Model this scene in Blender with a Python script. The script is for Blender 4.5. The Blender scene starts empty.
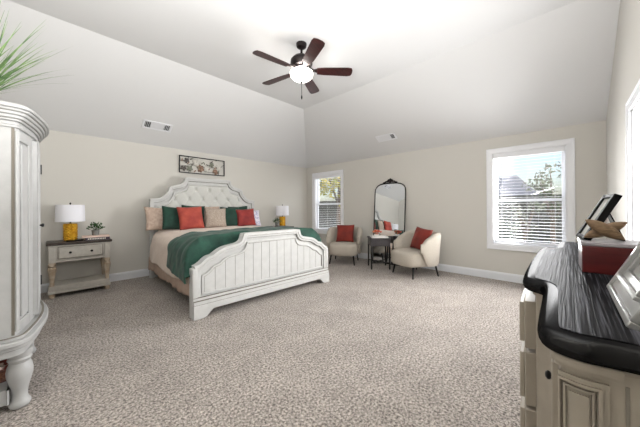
import bpy, bmesh, math, random
from mathutils import Vector, Matrix, noise

SC = bpy.context.scene
COL = SC.collection
PI = math.pi

# ------------------------------------------------------------------ camera
cam_d = bpy.data.cameras.new('camera')
cam = bpy.data.objects.new('camera', cam_d)
COL.objects.link(cam)
yaw, pit, roll = math.radians(43.836), math.radians(0.179), math.radians(-0.27)
Fw = Vector((math.cos(yaw)*math.cos(pit), math.sin(yaw)*math.cos(pit), math.sin(pit)))
R0 = Vector((math.sin(yaw), -math.cos(yaw), 0)); U0 = R0.cross(Fw)
Rt = R0*math.cos(roll) + U0*math.sin(roll); Up = -R0*math.sin(roll) + U0*math.cos(roll)
m = Matrix.Identity(4)
for i in range(3):
    m[i][0] = Rt[i]; m[i][1] = Up[i]; m[i][2] = -Fw[i]
m.translation = (0, 0, 1.24)
cam.matrix_world = m
cam_d.sensor_width = 36
cam_d.lens = 258.63/640*36
cam_d.shift_y = -(213.5-207.35)/640
cam_d.clip_start = 0.02
cam_d.clip_end = 200
SC.camera = cam

# ------------------------------------------------------------------ world, lights, exposure
world = bpy.data.worlds.new('world'); SC.world = world; world.use_nodes = True
wn = world.node_tree.nodes; wl = world.node_tree.links
bg = wn['Background']
sky = wn.new('ShaderNodeTexSky'); sky.sky_type = 'NISHITA'; sky.sun_disc = False
sky.sun_elevation = math.radians(35); sky.sun_rotation = math.radians(200); sky.air_density = 1.0; sky.dust_density = 2.5
wl.new(sky.outputs[0], bg.inputs[0]); bg.inputs[1].default_value = 0.22

sun_d = bpy.data.lights.new('sun', 'SUN'); sun_d.energy = 2.6; sun_d.angle = math.radians(1); sun_d.color = (1, .95, .86)
sun = bpy.data.objects.new('sun', sun_d); COL.objects.link(sun)
sun.rotation_euler = Vector((0.75, 0.25, -0.62)).to_track_quat('-Z', 'Y').to_euler()

def area(name, loc, d, sx, sy, power, col=(1, 1, 1), spread=180):
    l = bpy.data.lights.new(name, 'AREA'); l.shape = 'RECTANGLE'; l.size = sx; l.size_y = sy; l.energy = power; l.color = col
    o = bpy.data.objects.new(name, l); COL.objects.link(o); o.location = loc
    o.rotation_euler = Vector(d).to_track_quat('-Z', 'Y').to_euler()
    l.spread = math.radians(spread)
    return o
area('daylight_right_window', (5.316+.34, 0.48, 1.40), (-1, 0.15, 0), 1.3, 2.0, 30, (1, 1, 1))
area('daylight_right_window_inner', (5.316-.03, 0.48, 1.40), (-1, 0.42, -.04), 0.9, 1.5, 80, (1, 1, 1), 125)
area('daylight_corner_window', (5.316+.34, 4.82, 1.40), (-1, 0, 0), 1.3, 2.0, 22, (1, 1, 1))
area('daylight_side_window', (2.75, -.383-.34, 1.55), (0, 1, 0), 1.3, 1.4, 45, (1, 1, 1))
area('ambient_fill', (0.25, 0.55, 1.75), (0.10, 0.34, 1), 0.6, 0.6, 96, (1, .997, .99))  # added fill lamp aimed at the ceiling, raises the room's ambient light

SC.view_settings.view_transform = 'Standard'; SC.view_settings.look = 'None'
SC.view_settings.exposure = 0.24; SC.view_settings.gamma = 1.0
SC.view_settings.use_curve_mapping = False

# ------------------------------------------------------------------ helpers
def lin(c):
    return tuple(((v/255)/12.92 if v/255 <= .04045 else ((v/255+.055)/1.055)**2.4) for v in c) + (1,)

def mat(name, rgb, rough=.6, metal=0., var=0., vscale=8., bump=0., bscale=60., stretch=None, rgb2=None, spec=.5, emit=None, sheen=0., detail=4, ramp=(.35, .65), bdist=.01, coat=0.):
    mt = bpy.data.materials.new(name); mt.use_nodes = True
    nt = mt.node_tree; b = nt.nodes['Principled BSDF']
    c = lin(rgb)
    b.inputs['Base Color'].default_value = c
    b.inputs['Roughness'].default_value = rough; b.inputs['Metallic'].default_value = metal
    b.inputs['Specular IOR Level'].default_value = spec
    if sheen: b.inputs['Sheen Weight'].default_value = sheen
    if coat: b.inputs['Coat Weight'].default_value = coat; b.inputs['Coat Roughness'].default_value = .15
    if emit:
        b.inputs['Emission Color'].default_value = c; b.inputs['Emission Strength'].default_value = emit
    tc = nt.nodes.new('ShaderNodeTexCoord'); mp = nt.nodes.new('ShaderNodeMapping')
    nt.links.new(tc.outputs['Object'], mp.inputs[0])
    if stretch: mp.inputs['Scale'].default_value = stretch
    if var or rgb2:
        n = nt.nodes.new('ShaderNodeTexNoise'); n.inputs['Scale'].default_value = vscale; n.inputs['Detail'].default_value = detail
        nt.links.new(mp.outputs[0], n.inputs['Vector'])
        r = nt.nodes.new('ShaderNodeValToRGB'); r.color_ramp.elements[0].position = ramp[0]; r.color_ramp.elements[1].position = ramp[1]
        c2 = lin(rgb2) if rgb2 else tuple(v*(1-var) for v in c[:3]) + (1,)
        r.color_ramp.elements[0].color = c2; r.color_ramp.elements[1].color = c
        nt.links.new(n.outputs['Fac'], r.inputs[0]); nt.links.new(r.outputs[0], b.inputs['Base Color'])
    if bump:
        n2 = nt.nodes.new('ShaderNodeTexNoise'); n2.inputs['Scale'].default_value = bscale; n2.inputs['Detail'].default_value = 5
        nt.links.new(mp.outputs[0], n2.inputs['Vector'])
        bp = nt.nodes.new('ShaderNodeBump'); bp.inputs['Strength'].default_value = bump; bp.inputs['Distance'].default_value = bdist
        nt.links.new(n2.outputs['Fac'], bp.inputs['Height']); nt.links.new(bp.outputs[0], b.inputs['Normal'])
    return mt

class MB:
    """collects shapes into one mesh"""
    def __init__(s): s.v = []; s.f = []
    def add(s, vs, fs, M=None):
        n = len(s.v)
        s.v += [tuple(M @ Vector(p)) if M else tuple(p) for p in vs]
        s.f += [tuple(i+n for i in f) for f in fs]; return s
    def box(s, x0, x1, y0, y1, z0, z1, M=None):
        vs = [(x, y, z) for x in (x0, x1) for y in (y0, y1) for z in (z0, z1)]
        return s.add(vs, [(0, 1, 3, 2), (4, 6, 7, 5), (0, 4, 5, 1), (2, 3, 7, 6), (0, 2, 6, 4), (1, 5, 7, 3)], M)
    def rings(s, rs, close=True, caps=(True, True), M=None):
        k = len(rs[0]); vs = [p for r in rs for p in r]; fs = []
        for i in range(len(rs)-1):
            for j in range(k if close else k-1):
                a = i*k+j; b = i*k+(j+1) % k
                fs.append((a, b, b+k, a+k))
        if caps[0]: fs.append(tuple(reversed(range(k))))
        if caps[1]: fs.append(tuple(range((len(rs)-1)*k, len(rs)*k)))
        return s.add(vs, fs, M)
    def lathe(s, prof, n=24, M=None, sq=False):
        rs = []
        for r, z in prof:
            rs.append([(r*math.cos(2*PI*i/n), r*math.sin(2*PI*i/n), z) for i in range(n)])
        return s.rings(rs, M=M)
    def tube(s, path, r, n=10, M=None):
        P = [Vector(p) for p in path]; rs = []
        up = Vector((0, 0, 1))
        for i, p in enumerate(P):
            t = (P[min(i+1, len(P)-1)] - P[max(i-1, 0)]).normalized()
            a = t.cross(up if abs(t.dot(up)) < .95 else Vector((1, 0, 0))).normalized(); b = t.cross(a)
            rr = r[i] if isinstance(r, (list, tuple)) else r
            rs.append([tuple(p + a*rr*math.cos(2*PI*j/n) + b*rr*math.sin(2*PI*j/n)) for j in range(n)])
        return s.rings(rs, M=M)
    def prism(s, poly, z0, z1, M=None):
        return s.rings([[(x, y, z0) for x, y in poly], [(x, y, z1) for x, y in poly]], M=M)
    def ell(s, c, rx, ry, rz, n=16, k=10, M=None):
        rs = []
        for i in range(k+1):
            a = -PI/2 + PI*i/k; rr = max(math.cos(a), .001)
            rs.append([(c[0]+rx*rr*math.cos(2*PI*j/n), c[1]+ry*rr*math.sin(2*PI*j/n), c[2]+rz*math.sin(a)) for j in range(n)])
        return s.rings(rs, M=M)
    def grid(s, fn, nu, nv, M=None):
        vs = [fn(i/nu, j/nv) for i in range(nu+1) for j in range(nv+1)]
        fs = [(i*(nv+1)+j, (i+1)*(nv+1)+j, (i+1)*(nv+1)+j+1, i*(nv+1)+j+1) for i in range(nu) for j in range(nv)]
        return s.add(vs, fs, M)
    def build(s, name, mt, parent=None, smooth=35, bev=0., loc=None, solid=0., segs=2, sub=0, fix=True):
        me = bpy.data.meshes.new(name); me.from_pydata(s.v, [], s.f)
        if fix:
            bm = bmesh.new(); bm.from_mesh(me)
            bmesh.ops.recalc_face_normals(bm, faces=bm.faces); bm.to_mesh(me); bm.free()
        me.materials.append(mt)
        for p in me.polygons: p.use_smooth = smooth > 0
        if 0 < smooth < 170: me.set_sharp_from_angle(angle=math.radians(smooth))
        o = bpy.data.objects.new(name, me); COL.objects.link(o)
        if parent: o.parent = parent
        if loc: o.location = loc
        if solid:
            md = o.modifiers.new('solid', 'SOLIDIFY'); md.thickness = solid; md.offset = 0
        if bev:
            md = o.modifiers.new('bevel', 'BEVEL'); md.width = bev; md.segments = segs; md.limit_method = 'ANGLE'; md.angle_limit = math.radians(40)
        if sub:
            md = o.modifiers.new('sub', 'SUBSURF'); md.levels = sub; md.render_levels = sub
        return o

class Outline:
    """a plan line followed by mouldings; offsets go to the left of travel"""
    def __init__(s, pts, step=.012):
        s.p = []
        for a, b in zip(pts[:-1], pts[1:]):
            a = Vector(a); b = Vector(b); n = max(1, int((b-a).length/step))
            for i in range(n): s.p.append(a.lerp(b, i/n))
        s.p.append(Vector(pts[-1])); s.d = [0.]
        for a, b in zip(s.p[:-1], s.p[1:]): s.d.append(s.d[-1] + (b-a).length)
        s.n = []
        for i in range(len(s.p)):
            t = (s.p[min(i+2, len(s.p)-1)] - s.p[max(i-2, 0)]).normalized(); s.n.append(Vector((-t.y, t.x)))
        s.len = s.d[-1]
    def near(s, x, y):
        return min(range(len(s.p)), key=lambda i: (s.p[i]-Vector((x, y))).length)
    def seg(s, i0, i1, off):
        return [s.p[i] + s.n[i]*off for i in range(i0, i1+1)]
    def strip(s, mb, i0, i1, z0, z1, o0, o1, M=None):
        A = s.seg(i0, i1, o0); B = s.seg(i0, i1, o1)
        rs = [[(a.x, a.y, z0), (b.x, b.y, z0), (b.x, b.y, z1), (a.x, a.y, z1)] for a, b in zip(A, B)]
        mb.rings(rs, M=M)
    def mould(s, mb, i0, i1, prof, M=None):
        """prof: closed list of (offset, z)"""
        rs = []
        for i in range(i0, i1+1):
            rs.append([(s.p[i].x + s.n[i].x*o, s.p[i].y + s.n[i].y*o, z) for o, z in prof])
        mb.rings(rs, M=M)

def tag(o, label=None, cat=None, group=None, kind=None):
    if label: o['label'] = label
    if cat: o['category'] = cat
    if group: o['group'] = group
    if kind: o['kind'] = kind
    return o
def thing(name, label, cat, loc=(0, 0, 0), rz=0., group=None):
    o = bpy.data.objects.new(name, None); COL.objects.link(o); o.location = loc; o.rotation_euler = (0, 0, rz); o.empty_display_size = .1
    return tag(o, label, cat, group)
def struct(name, label=None, cat=None):
    o = bpy.data.objects.new(name, None); COL.objects.link(o); o.empty_display_size = .1
    return tag(o, label, cat, None, 'structure')
def dup(root, loc, rz, label, group=None):
    r = root.copy(); COL.objects.link(r); r.location = loc; r.rotation_euler = (0, 0, rz); r['label'] = label
    if group: r['group'] = group
    for ch in list(root.children):
        c = ch.copy(); COL.objects.link(c); c.parent = r
        for g in list(ch.children):
            d = g.copy(); COL.objects.link(d); d.parent = c
    return r
def T(x, y, z, rz=0., rx=0., ry=0.):
    return Matrix.Translation((x, y, z)) @ Matrix.Rotation(rz, 4, 'Z') @ Matrix.Rotation(ry, 4, 'Y') @ Matrix.Rotation(rx, 4, 'X')
def smoothstep(a, b, x):
    t = min(1, max(0, (x-a)/(b-a))); return t*t*(3-2*t)

# ------------------------------------------------------------------ materials
M_wall = mat('wall paint', (208, 205, 198), .85, bump=.05, bscale=220, spec=.2)
M_ceil = mat('ceiling paint', (222, 222, 222), .9, bump=.05, bscale=200, spec=.2)
M_trim = mat('trim white', (236, 237, 240), .4)
M_base = mat('baseboard white', (228, 230, 234), .45)
M_cream = mat('antique white paint', (203, 203, 201), .5, var=.07, vscale=14, bump=.05, bscale=80)
M_arm = mat('pale grey armoire paint', (178, 178, 177), .5, var=.07, vscale=14, bump=.05, bscale=80)
M_groove = mat('glaze in grooves', (124, 118, 108), .7)
M_nswood = mat('greige paint', (192, 187, 178), .55, var=.12, vscale=18)
M_legwood = mat('worn taupe paint', (192, 178, 160), .55, rgb2=(168, 148, 124), vscale=16)
M_topbrown = mat('dark brown stain', (62, 50, 44), .4, rgb2=(42, 33, 28), vscale=10, stretch=(2, 30, 2))
M_black = mat('black metal', (22, 21, 22), .4, metal=.3)
M_blackp = mat('black plastic', (12, 12, 13), .5, spec=.15)
M_tuft = mat('pale grey velvet', (205, 205, 200), .85, sheen=.3, var=.05, vscale=40)
M_duvet = mat('cream bedding', (222, 204, 190), .9, var=.08, vscale=30, bump=.25, bscale=45, sheen=.2)
M_skirt = mat('blush bed skirt', (196, 172, 156), .9, var=.08, vscale=30, bump=.2, bscale=50)
M_sham = mat('blush sham', (212, 192, 176), .9, rgb2=(192, 166, 150), vscale=26, bump=.3, bscale=60)
M_green = mat('green velvet', (28, 78, 62), .75, rgb2=(18, 56, 46), vscale=9, sheen=.12, bump=.25, bscale=24)
M_greenp = mat('dark green velvet cushion', (18, 62, 48), .8, rgb2=(12, 46, 36), vscale=10, sheen=.1)
M_rust = mat('rust orange velvet', (176, 76, 58), .75, rgb2=(146, 50, 42), vscale=7, sheen=.1, bump=.15, bscale=30)
M_rust2 = mat('rust red velvet', (140, 44, 30), .75, rgb2=(112, 32, 22), vscale=7, sheen=.1, bump=.15, bscale=30)
M_redp = mat('brick red velvet', (150, 48, 42), .75, rgb2=(122, 34, 34), vscale=8, sheen=.1)
M_tan = mat('taupe boucle', (186, 172, 158), .95, rgb2=(154, 140, 128), vscale=70, bump=.5, bscale=90)
M_chair = mat('greige boucle', (186, 178, 166), .95, var=.12, vscale=90, bump=.4, bscale=120)
M_gold = mat('gold glaze', (236, 184, 52), .25, metal=.6, rgb2=(196, 138, 22), vscale=14)
M_shade = mat('white linen lamp shade', (240, 240, 246), .9, bump=.1, bscale=200)
M_leaf = mat('leaf green', (70, 104, 58), .6, rgb2=(34, 64, 34), spec=.2, vscale=18)
M_grass = mat('grass blade green', (136, 164, 104), .55, rgb2=(72, 102, 62), vscale=16)
M_pot = mat('grey ceramic', (132, 132, 128), .6)
M_book1 = mat('blush book cover', (222, 196, 182), .6)
M_book2 = mat('dark plum book cover', (62, 50, 62), .6)
M_paper = mat('book pages', (232, 226, 214), .8, var=.1, vscale=60, stretch=(1, 1, 30))
M_bladew = mat('mahogany fan blade', (66, 27, 26), .35, rgb2=(38, 18, 18), vscale=5, stretch=(2, 14, 2))
M_bronze = mat('dark bronze', (36, 30, 30), .35, metal=.6)
M_bowl = mat('lit frosted glass bowl', (255, 250, 243), .5, emit=2.6)
M_box = mat('oxblood lacquer', (92, 26, 26), .3, rgb2=(70, 16, 18), vscale=6, coat=.3, stretch=(1, 1, 6))
M_boxlid = mat('pale grey lid', (150, 144, 148), .35)
M_knot = mat('driftwood brown', (136, 110, 82), .65, rgb2=(98, 76, 54), vscale=10, stretch=(3, 20, 20), bump=.2, bscale=40)
M_silver = mat('silver leaf moulding', (186, 186, 184), .3, metal=.75, var=.2, vscale=10)
M_print = mat('pale photo print', (214, 214, 210), .35, rgb2=(176, 176, 172), vscale=4)
M_mirror = mat('mirror glass', (235, 238, 240), .015, metal=1.)
M_tabled = mat('charcoal wood table', (74, 69, 72), .45, rgb2=(46, 42, 46), vscale=12, stretch=(4, 4, 30))
M_white = mat('white ceramic', (236, 234, 230), .35)
M_flower = mat('coral petals', (226, 112, 78), .6, rgb2=(196, 66, 52), vscale=22)
M_peach = mat('peach petals', (240, 176, 132), .6, rgb2=(226, 140, 96), vscale=22)
M_wicker = mat('brown wicker', (120, 78, 56), .7, rgb2=(70, 42, 32), vscale=40, bump=.6, bscale=50)
M_cloth = mat('rust print cloth', (206, 188, 176), .9, rgb2=(104, 46, 38), vscale=22, ramp=(.48, .56))
M_fence = mat('weathered fence boards', (74, 78, 74), .85, rgb2=(52, 56, 54), vscale=6, stretch=(4, 4, .5))
M_lawn = mat('lawn', (96, 104, 70), .95, rgb2=(66, 78, 48), vscale=3)
M_siding = mat('pale blue grey siding', (150, 156, 168), .8)
M_roof = mat('grey shingles', (112, 116, 130), .9, var=.2, vscale=20)
M_yleaf = mat('yellow autumn leaves', (236, 216, 74), .7, rgb2=(140, 156, 62), vscale=2.2)
M_gleaf = mat('green hedge leaves', (92, 108, 74), .7, rgb2=(52, 68, 46), vscale=3)
M_wleaf = mat('pale blossom leaves', (176, 182, 168), .7, rgb2=(110, 118, 100), vscale=3)
M_bark = mat('bark', (96, 84, 74), .9)
M_ventdark = mat('vent shadow gap', (66, 66, 68), .8)

def carpet_mat():
    mt = bpy.data.materials.new('taupe carpet'); mt.use_nodes = True
    nt = mt.node_tree; b = nt.nodes['Principled BSDF']; b.inputs['Roughness'].default_value = .97; b.inputs['Specular IOR Level'].default_value = .1
    b.inputs['Sheen Weight'].default_value = .15
    tc = nt.nodes.new('ShaderNodeTexCoord')
    def nz(scale, det, dist=0.):
        n = nt.nodes.new('ShaderNodeTexNoise'); n.inputs['Scale'].default_value = scale; n.inputs['Detail'].default_value = det; n.inputs['Distortion'].default_value = dist
        nt.links.new(tc.outputs['Object'], n.inputs['Vector']); return n
    a = nz(62, 9, .2); a.inputs['Roughness'].default_value = .72; c = nz(3.0, 6, .8); c.inputs['Roughness'].default_value = .68
    r = nt.nodes.new('ShaderNodeValToRGB'); e = r.color_ramp.elements
    e[0].position = .38; e[0].color = lin((84, 77, 72)); e[1].position = .62; e[1].color = lin((214, 205, 197))
    nt.links.new(a.outputs['Fac'], r.inputs[0])
    r2 = nt.nodes.new('ShaderNodeValToRGB'); e = r2.color_ramp.elements
    e[0].position = .3; e[0].color = (.80, .79, .78, 1); e[1].position = .7; e[1].color = (1.10, 1.09, 1.08, 1)
    nt.links.new(c.outputs['Fac'], r2.inputs[0])
    mx = nt.nodes.new('ShaderNodeMix'); mx.data_type = 'RGBA'; mx.blend_type = 'MULTIPLY'; mx.inputs[0].default_value = 1
    nt.links.new(r.outputs[0], mx.inputs[6]); nt.links.new(r2.outputs[0], mx.inputs[7]); nt.links.new(mx.outputs[2], b.inputs['Base Color'])
    n2 = nz(70, 5, .4)
    bp = nt.nodes.new('ShaderNodeBump'); bp.inputs['Strength'].default_value = .8; bp.inputs['Distance'].default_value = .02
    nt.links.new(n2.outputs['Fac'], bp.inputs['Height']); nt.links.new(bp.outputs[0], b.inputs['Normal'])
    return mt
def dresser_top_mat():
    mt = bpy.data.materials.new('black stained oak'); mt.use_nodes = True
    nt = mt.node_tree; b = nt.nodes['Principled BSDF']; b.inputs['Roughness'].default_value = .38; b.inputs['Specular IOR Level'].default_value = .045
    tc = nt.nodes.new('ShaderNodeTexCoord'); mp = nt.nodes.new('ShaderNodeMapping'); mp.inputs['Scale'].default_value = (1.6, 75, 2)
    nt.links.new(tc.outputs['Object'], mp.inputs[0])
    n = nt.nodes.new('ShaderNodeTexNoise'); n.inputs['Scale'].default_value = 2.2; n.inputs['Detail'].default_value = 5; n.inputs['Distortion'].default_value = .5
    nt.links.new(mp.outputs[0], n.inputs['Vector'])
    r = nt.nodes.new('ShaderNodeValToRGB'); e = r.color_ramp.elements
    e[0].position = .5; e[0].color = lin((17, 17, 19)); e[1].position = .70; e[1].color = lin((84, 84, 90))
    nt.links.new(n.outputs['Fac'], r.inputs[0]); nt.links.new(r.outputs[0], b.inputs['Base Color'])
    bp = nt.nodes.new('ShaderNodeBump'); bp.inputs['Strength'].default_value = .35; bp.inputs['Distance'].default_value = .004
    nt.links.new(n.outputs['Fac'], bp.inputs['Height']); nt.links.new(bp.outputs[0], b.inputs['Normal'])
    return mt
def glass_mat():
    mt = bpy.data.materials.new('window glass'); mt.use_nodes = True
    nt = mt.node_tree; nt.nodes.clear()
    out = nt.nodes.new('ShaderNodeOutputMaterial'); mx = nt.nodes.new('ShaderNodeMixShader'); mx.inputs[0].default_value = .06
    tr = nt.nodes.new('ShaderNodeBsdfTransparent'); gl = nt.nodes.new('ShaderNodeBsdfGlossy'); gl.inputs['Roughness'].default_value = .02
    nt.links.new(tr.outputs[0], mx.inputs[1]); nt.links.new(gl.outputs[0], mx.inputs[2]); nt.links.new(mx.outputs[0], out.inputs[0])
    return mt
def satin(mt, f, rough):
    # dull wax sheen: a small fixed share of gloss over the stain
    nt = mt.node_tree; b = nt.nodes['Principled BSDF']; b.inputs['Specular IOR Level'].default_value = 0
    out = [n for n in nt.nodes if n.type == 'OUTPUT_MATERIAL'][0]
    g = nt.nodes.new('ShaderNodeBsdfGlossy'); g.inputs['Roughness'].default_value = rough
    mx = nt.nodes.new('ShaderNodeMixShader'); mx.inputs[0].default_value = f
    if b.inputs['Normal'].links: nt.links.new(b.inputs['Normal'].links[0].from_socket, g.inputs['Normal'])
    nt.links.new(b.outputs[0], mx.inputs[1]); nt.links.new(g.outputs[0], mx.inputs[2]); nt.links.new(mx.outputs[0], out.inputs[0])
M_carpet = carpet_mat(); M_dtop = dresser_top_mat(); satin(M_dtop, .032, .30); M_glass = glass_mat()
M_dgrey = mat('black lacquer rim', (10, 10, 11), .2, spec=.08)
satin(M_dgrey, .028, .16)
M_dbody = mat('greige dresser paint', (158, 149, 136), .5, var=.12, vscale=10, bump=.05, bscale=60)

# ------------------------------------------------------------------ room shell
XB, YA, YC, XD, HW, HT, S = 5.316, 5.645, -.383, -.62, 2.44, 3.367, 1.551
SL = (HT-HW)/S
WT = .14

fl = MB().box(XD-.2, XB+.2, YC-.2, YA+.2, -.06, 0).build('floor', M_carpet); tag(fl, 'taupe speckled carpet floor', 'floor', None, 'structure')

def holed(mb, u0, u1, z0, z1, holes, put):
    us = sorted({u0, u1} | {h[0] for h in holes} | {h[1] for h in holes}); zs = sorted({z0, z1} | {h[2] for h in holes} | {h[3] for h in holes})
    for a, b in zip(us[:-1], us[1:]):
        for c, d in zip(zs[:-1], zs[1:]):
            um, zm = (a+b)/2, (c+d)/2
            if any(h[0] < um < h[1] and h[2] < zm < h[3] for h in holes): continue
            put(a, b, c, d)
CAS = .085
W2 = (-.07+CAS, 1.03-CAS, .52+CAS, 2.25-CAS)        # right window opening  y0 y1 z0 z1
W1 = (4.25+CAS, 5.39-CAS, .52+CAS, 2.25-CAS)        # corner window opening
W3 = (2.2, 3.41-CAS, .95, 2.12-CAS)                 # side window opening (x)
wb = MB(); holed(wb, YC-WT, YA+WT, 0, HW, [W1, W2], lambda a, b, c, d: wb.box(XB, XB+WT, a, b, c, d))
tag(wb.build('wall_back', M_wall, smooth=0), 'beige window wall behind the armchairs', 'wall', None, 'structure')
wa = MB().box(XD-WT, XB, YA, YA+WT, 0, HW)
tag(wa.build('wall_left', M_wall, smooth=0), 'beige wall behind the bed headboard', 'wall', None, 'structure')
wc = MB(); holed(wc, XD-WT, XB, 0, HW, [W3], lambda a, b, c, d: wc.box(a, b, YC-WT, YC, c, d))
gable = [(XD-WT, HW), (XB, HW), (XB-S, HT), (XD-WT, HT)]
wc.add([(x, YC-WT, z) for x, z in gable] + [(x, YC, z) for x, z in gable], [(0, 1, 2, 3), (7, 6, 5, 4), (0, 4, 5, 1), (1, 5, 6, 2), (2, 6, 7, 3), (3, 7, 4, 0)])
tag(wc.build('wall_right', M_wall, smooth=0), 'beige wall behind the black topped dresser', 'wall', None, 'structure')
wd = MB().box(XD-WT, XD, YC, YA, 0, HW)
g2 = [(YC, HW), (YA, HW), (YA-S, HT), (YC, HT)]
wd.add([(XD-WT, y, z) for y, z in g2] + [(XD, y, z) for y, z in g2], [(0, 1, 2, 3), (7, 6, 5, 4), (0, 4, 5, 1), (1, 5, 6, 2), (2, 6, 7, 3), (3, 7, 4, 0)])
tag(wd.build('wall_front', M_wall, smooth=0), 'beige wall behind the white armoire', 'wall', None, 'structure')
ce = MB(); x0 = XD-WT; y0 = YC-WT
P = [(x0, y0, HT), (XB-S, y0, HT), (XB-S, YA-S, HT), (x0, YA-S, HT), (XB, y0, HW), (XB, YA, HW), (x0, YA, HW)]
e = .1
P2 = [(x, y, z+e) for x, y, z in P]; P2[4] = (XB+WT, y0, HW+e*.6); P2[5] = (XB+WT, YA+WT, HW+e*.6); P2[6] = (x0, YA+WT, HW+e*.6)
F0 = [(0, 1, 2, 3), (1, 4, 5, 2), (3, 2, 5, 6)]
ce.add(P+P2, F0 + [tuple(i+7 for i in reversed(f)) for f in F0] + [(0, 7, 8, 1), (1, 8, 11, 4), (4, 11, 12, 5), (5, 12, 13, 6), (6, 13, 10, 3), (3, 10, 7, 0)])
tag(ce.build('ceiling', M_ceil, smooth=0), 'white ceiling with a flat centre and sloped sides', 'ceiling', None, 'structure')

BBP = [(0, 0), (.016, 0), (.016, .105), (.011, .118), (.006, .13), (0, .135)]
def baseboard(name, a, b, label):
    mb = MB(); ln = Outline([a, b], step=9)
    ln.mould(mb, 0, len(ln.p)-1, [(o, z) for o, z in BBP]); tag(mb.build(name, M_base, smooth=20), label, 'baseboard', None, 'structure')
baseboard('baseboard_left', (XB, YA), (XD, YA), None) if 0 else None
def bb(name, fn, label):
    mb = MB(); mb.rings([[fn(t, o, z) for o, z in BBP] for t in (0, 1)]); tag(mb.build(name, M_base, smooth=20), label, 'baseboard', None, 'structure')
bb('baseboard_left', lambda t, o, z: (XD+(XB-XD)*t, YA-o, z), 'white baseboard under the headboard wall')
bb('baseboard_back', lambda t, o, z: (XB-o, YC+(YA-YC)*t, z), 'white baseboard along the window wall')
bb('baseboard_right', lambda t, o, z: (XD+(XB-XD)*t, YC+o, z), 'white baseboard behind the dresser')
bb('baseboard_front', lambda t, o, z: (XD+o, YC+(YA-YC)*t, z), 'white baseboard behind the armoire')

def window(name, put, u0, u1, z0, z1, label, lower=True):
    """put(u, n, z): u along the wall, n out of the room"""
    root = struct(name, label, 'window')
    def bx(mb, a, b, n0, n1, c, d):
        vs = [put(u, n, z) for u in (a, b) for n in (n0, n1) for z in (c, d)]
        mb.add(vs, [(0, 1, 3, 2), (4, 6, 7, 5), (0, 4, 5, 1), (2, 3, 7, 6), (0, 2, 6, 4), (1, 5, 7, 3)])
    c = MB(); t = -.018
    bx(c, u0-CAS, u1+CAS, t, 0, z1, z1+CAS); bx(c, u0-CAS, u1+CAS, t, 0, z0-CAS, z0)
    bx(c, u0-CAS, u0, t, 0, z0, z1); bx(c, u1, u1+CAS, t, 0, z0, z1)
    bx(c, u0-CAS-.004, u1+CAS+.004, t-.008, 0, z1+CAS-.022, z1+CAS); bx(c, u0-CAS-.004, u1+CAS+.004, t-.008, 0, z0-CAS, z0-CAS+.022)
    bx(c, u0-CAS-.004, u0-CAS+.02, t-.008, 0, z0-CAS+.022, z1+CAS-.022); bx(c, u1+CAS-.02, u1+CAS+.004, t-.008, 0, z0-CAS+.022, z1+CAS-.022)
    c.build('casing', M_trim, root, bev=.003)
    j = MB()
    bx(j, u0, u0+.015, 0, WT, z0, z1); bx(j, u1-.015, u1, 0, WT, z0, z1); bx(j, u0, u1, 0, WT, z1-.015, z1); bx(j, u0, u1, 0, WT, z0, z0+.02)
    j.build('jamb', M_trim, root, bev=.002)
    zm = (z0+z1)/2-.03; s = .042
    for (a, b, n) in ((zm-.02, z1-.015, .10), (z0+.02, zm+.02, .072)):
        f = MB()
        bx(f, u0+.015, u0+.015+s, n, n+.028, a, b); bx(f, u1-.015-s, u1-.015, n, n+.028, a, b)
        bx(f, u0+.015+s, u1-.015-s, n, n+.028, b-s, b); bx(f, u0+.015+s, u1-.015-s, n, n+.028, a, a+s)
        fo = f.build('sash', M_trim, root, bev=.003)
        g = MB(); bx(g, u0+.015+s, u1-.015-s, n+.012, n+.016, a+s, b-s); g.build('glass_pane', M_glass, fo)
    return root
window('window_1', lambda u, n, z: (XB+n, u, z), *W1, 'white framed sash window between the bed and the left armchair')
window('window_2', lambda u, n, z: (XB+n, u, z), *W2, 'large white framed sash window right of the cream armchair')
window('window_3', lambda u, n, z: (u, YC-n, z), *W3, 'white framed window on the wall above the dresser')

def blind(put, u0, u1, z0, z1, label, tilt, zlow):
    root = thing('window_blind', label, 'blind', put(0, 0, 0), 0, 'white slatted blinds'); base = Vector(put(0, 0, 0))
    def bx(mb, a, b, n0, n1, c, d, tl=0.):
        vs = []
        for u in (a, b):
            for n in (n0, n1):
                for z in (c, d):
                    vs.append(tuple(Vector(put(u, n, z + tl*(n-(n0+n1)/2))) - base))
        mb.add(vs, [(0, 1, 3, 2), (4, 6, 7, 5), (0, 4, 5, 1), (2, 3, 7, 6), (0, 2, 6, 4), (1, 5, 7, 3)])
    v = MB(); bx(v, u0+.017, u1-.017, .002, .062, z1-.085, z1-.016); v.build('valance', M_trim, root, bev=.004)
    s = MB(); z = z1-.115
    while z > zlow+.03:
        bx(s, u0+.02, u1-.02, .010, .058, z-.0015, z+.0015, tilt); z -= .050
    s.build('slats', M_trim, root)
    r = MB(); bx(r, u0+.02, u1-.02, .012, .056, zlow-.012, zlow+.010); r.build('bottom_rail', M_trim, root, bev=.003)
    for u in (u0+.13, (u0+u1)/2, u1-.13):
        c = MB(); bx(c, u-.0015, u+.0015, .008, .0095, zlow, z1-.08); c.build('ladder_cord', M_trim, root)
    return root
b1 = blind(lambda u, n, z: (XB+n, u, z), *W1, 'white slatted blind in the small window left of the arched mirror', .03, W1[2]+.05)
b2 = blind(lambda u, n, z: (XB+n, u, z), *W2, 'white slatted blind in the big window near the dresser, wand hanging left', .07, W2[2]+.06)
MB().tube([(0.004, W2[1]-.13, W2[3]-.09), (0.0, W2[1]-.135, W2[3]-.55)], .006).build('tilt_wand', mat('wand grey', (110, 112, 118), .4), b2)

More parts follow.
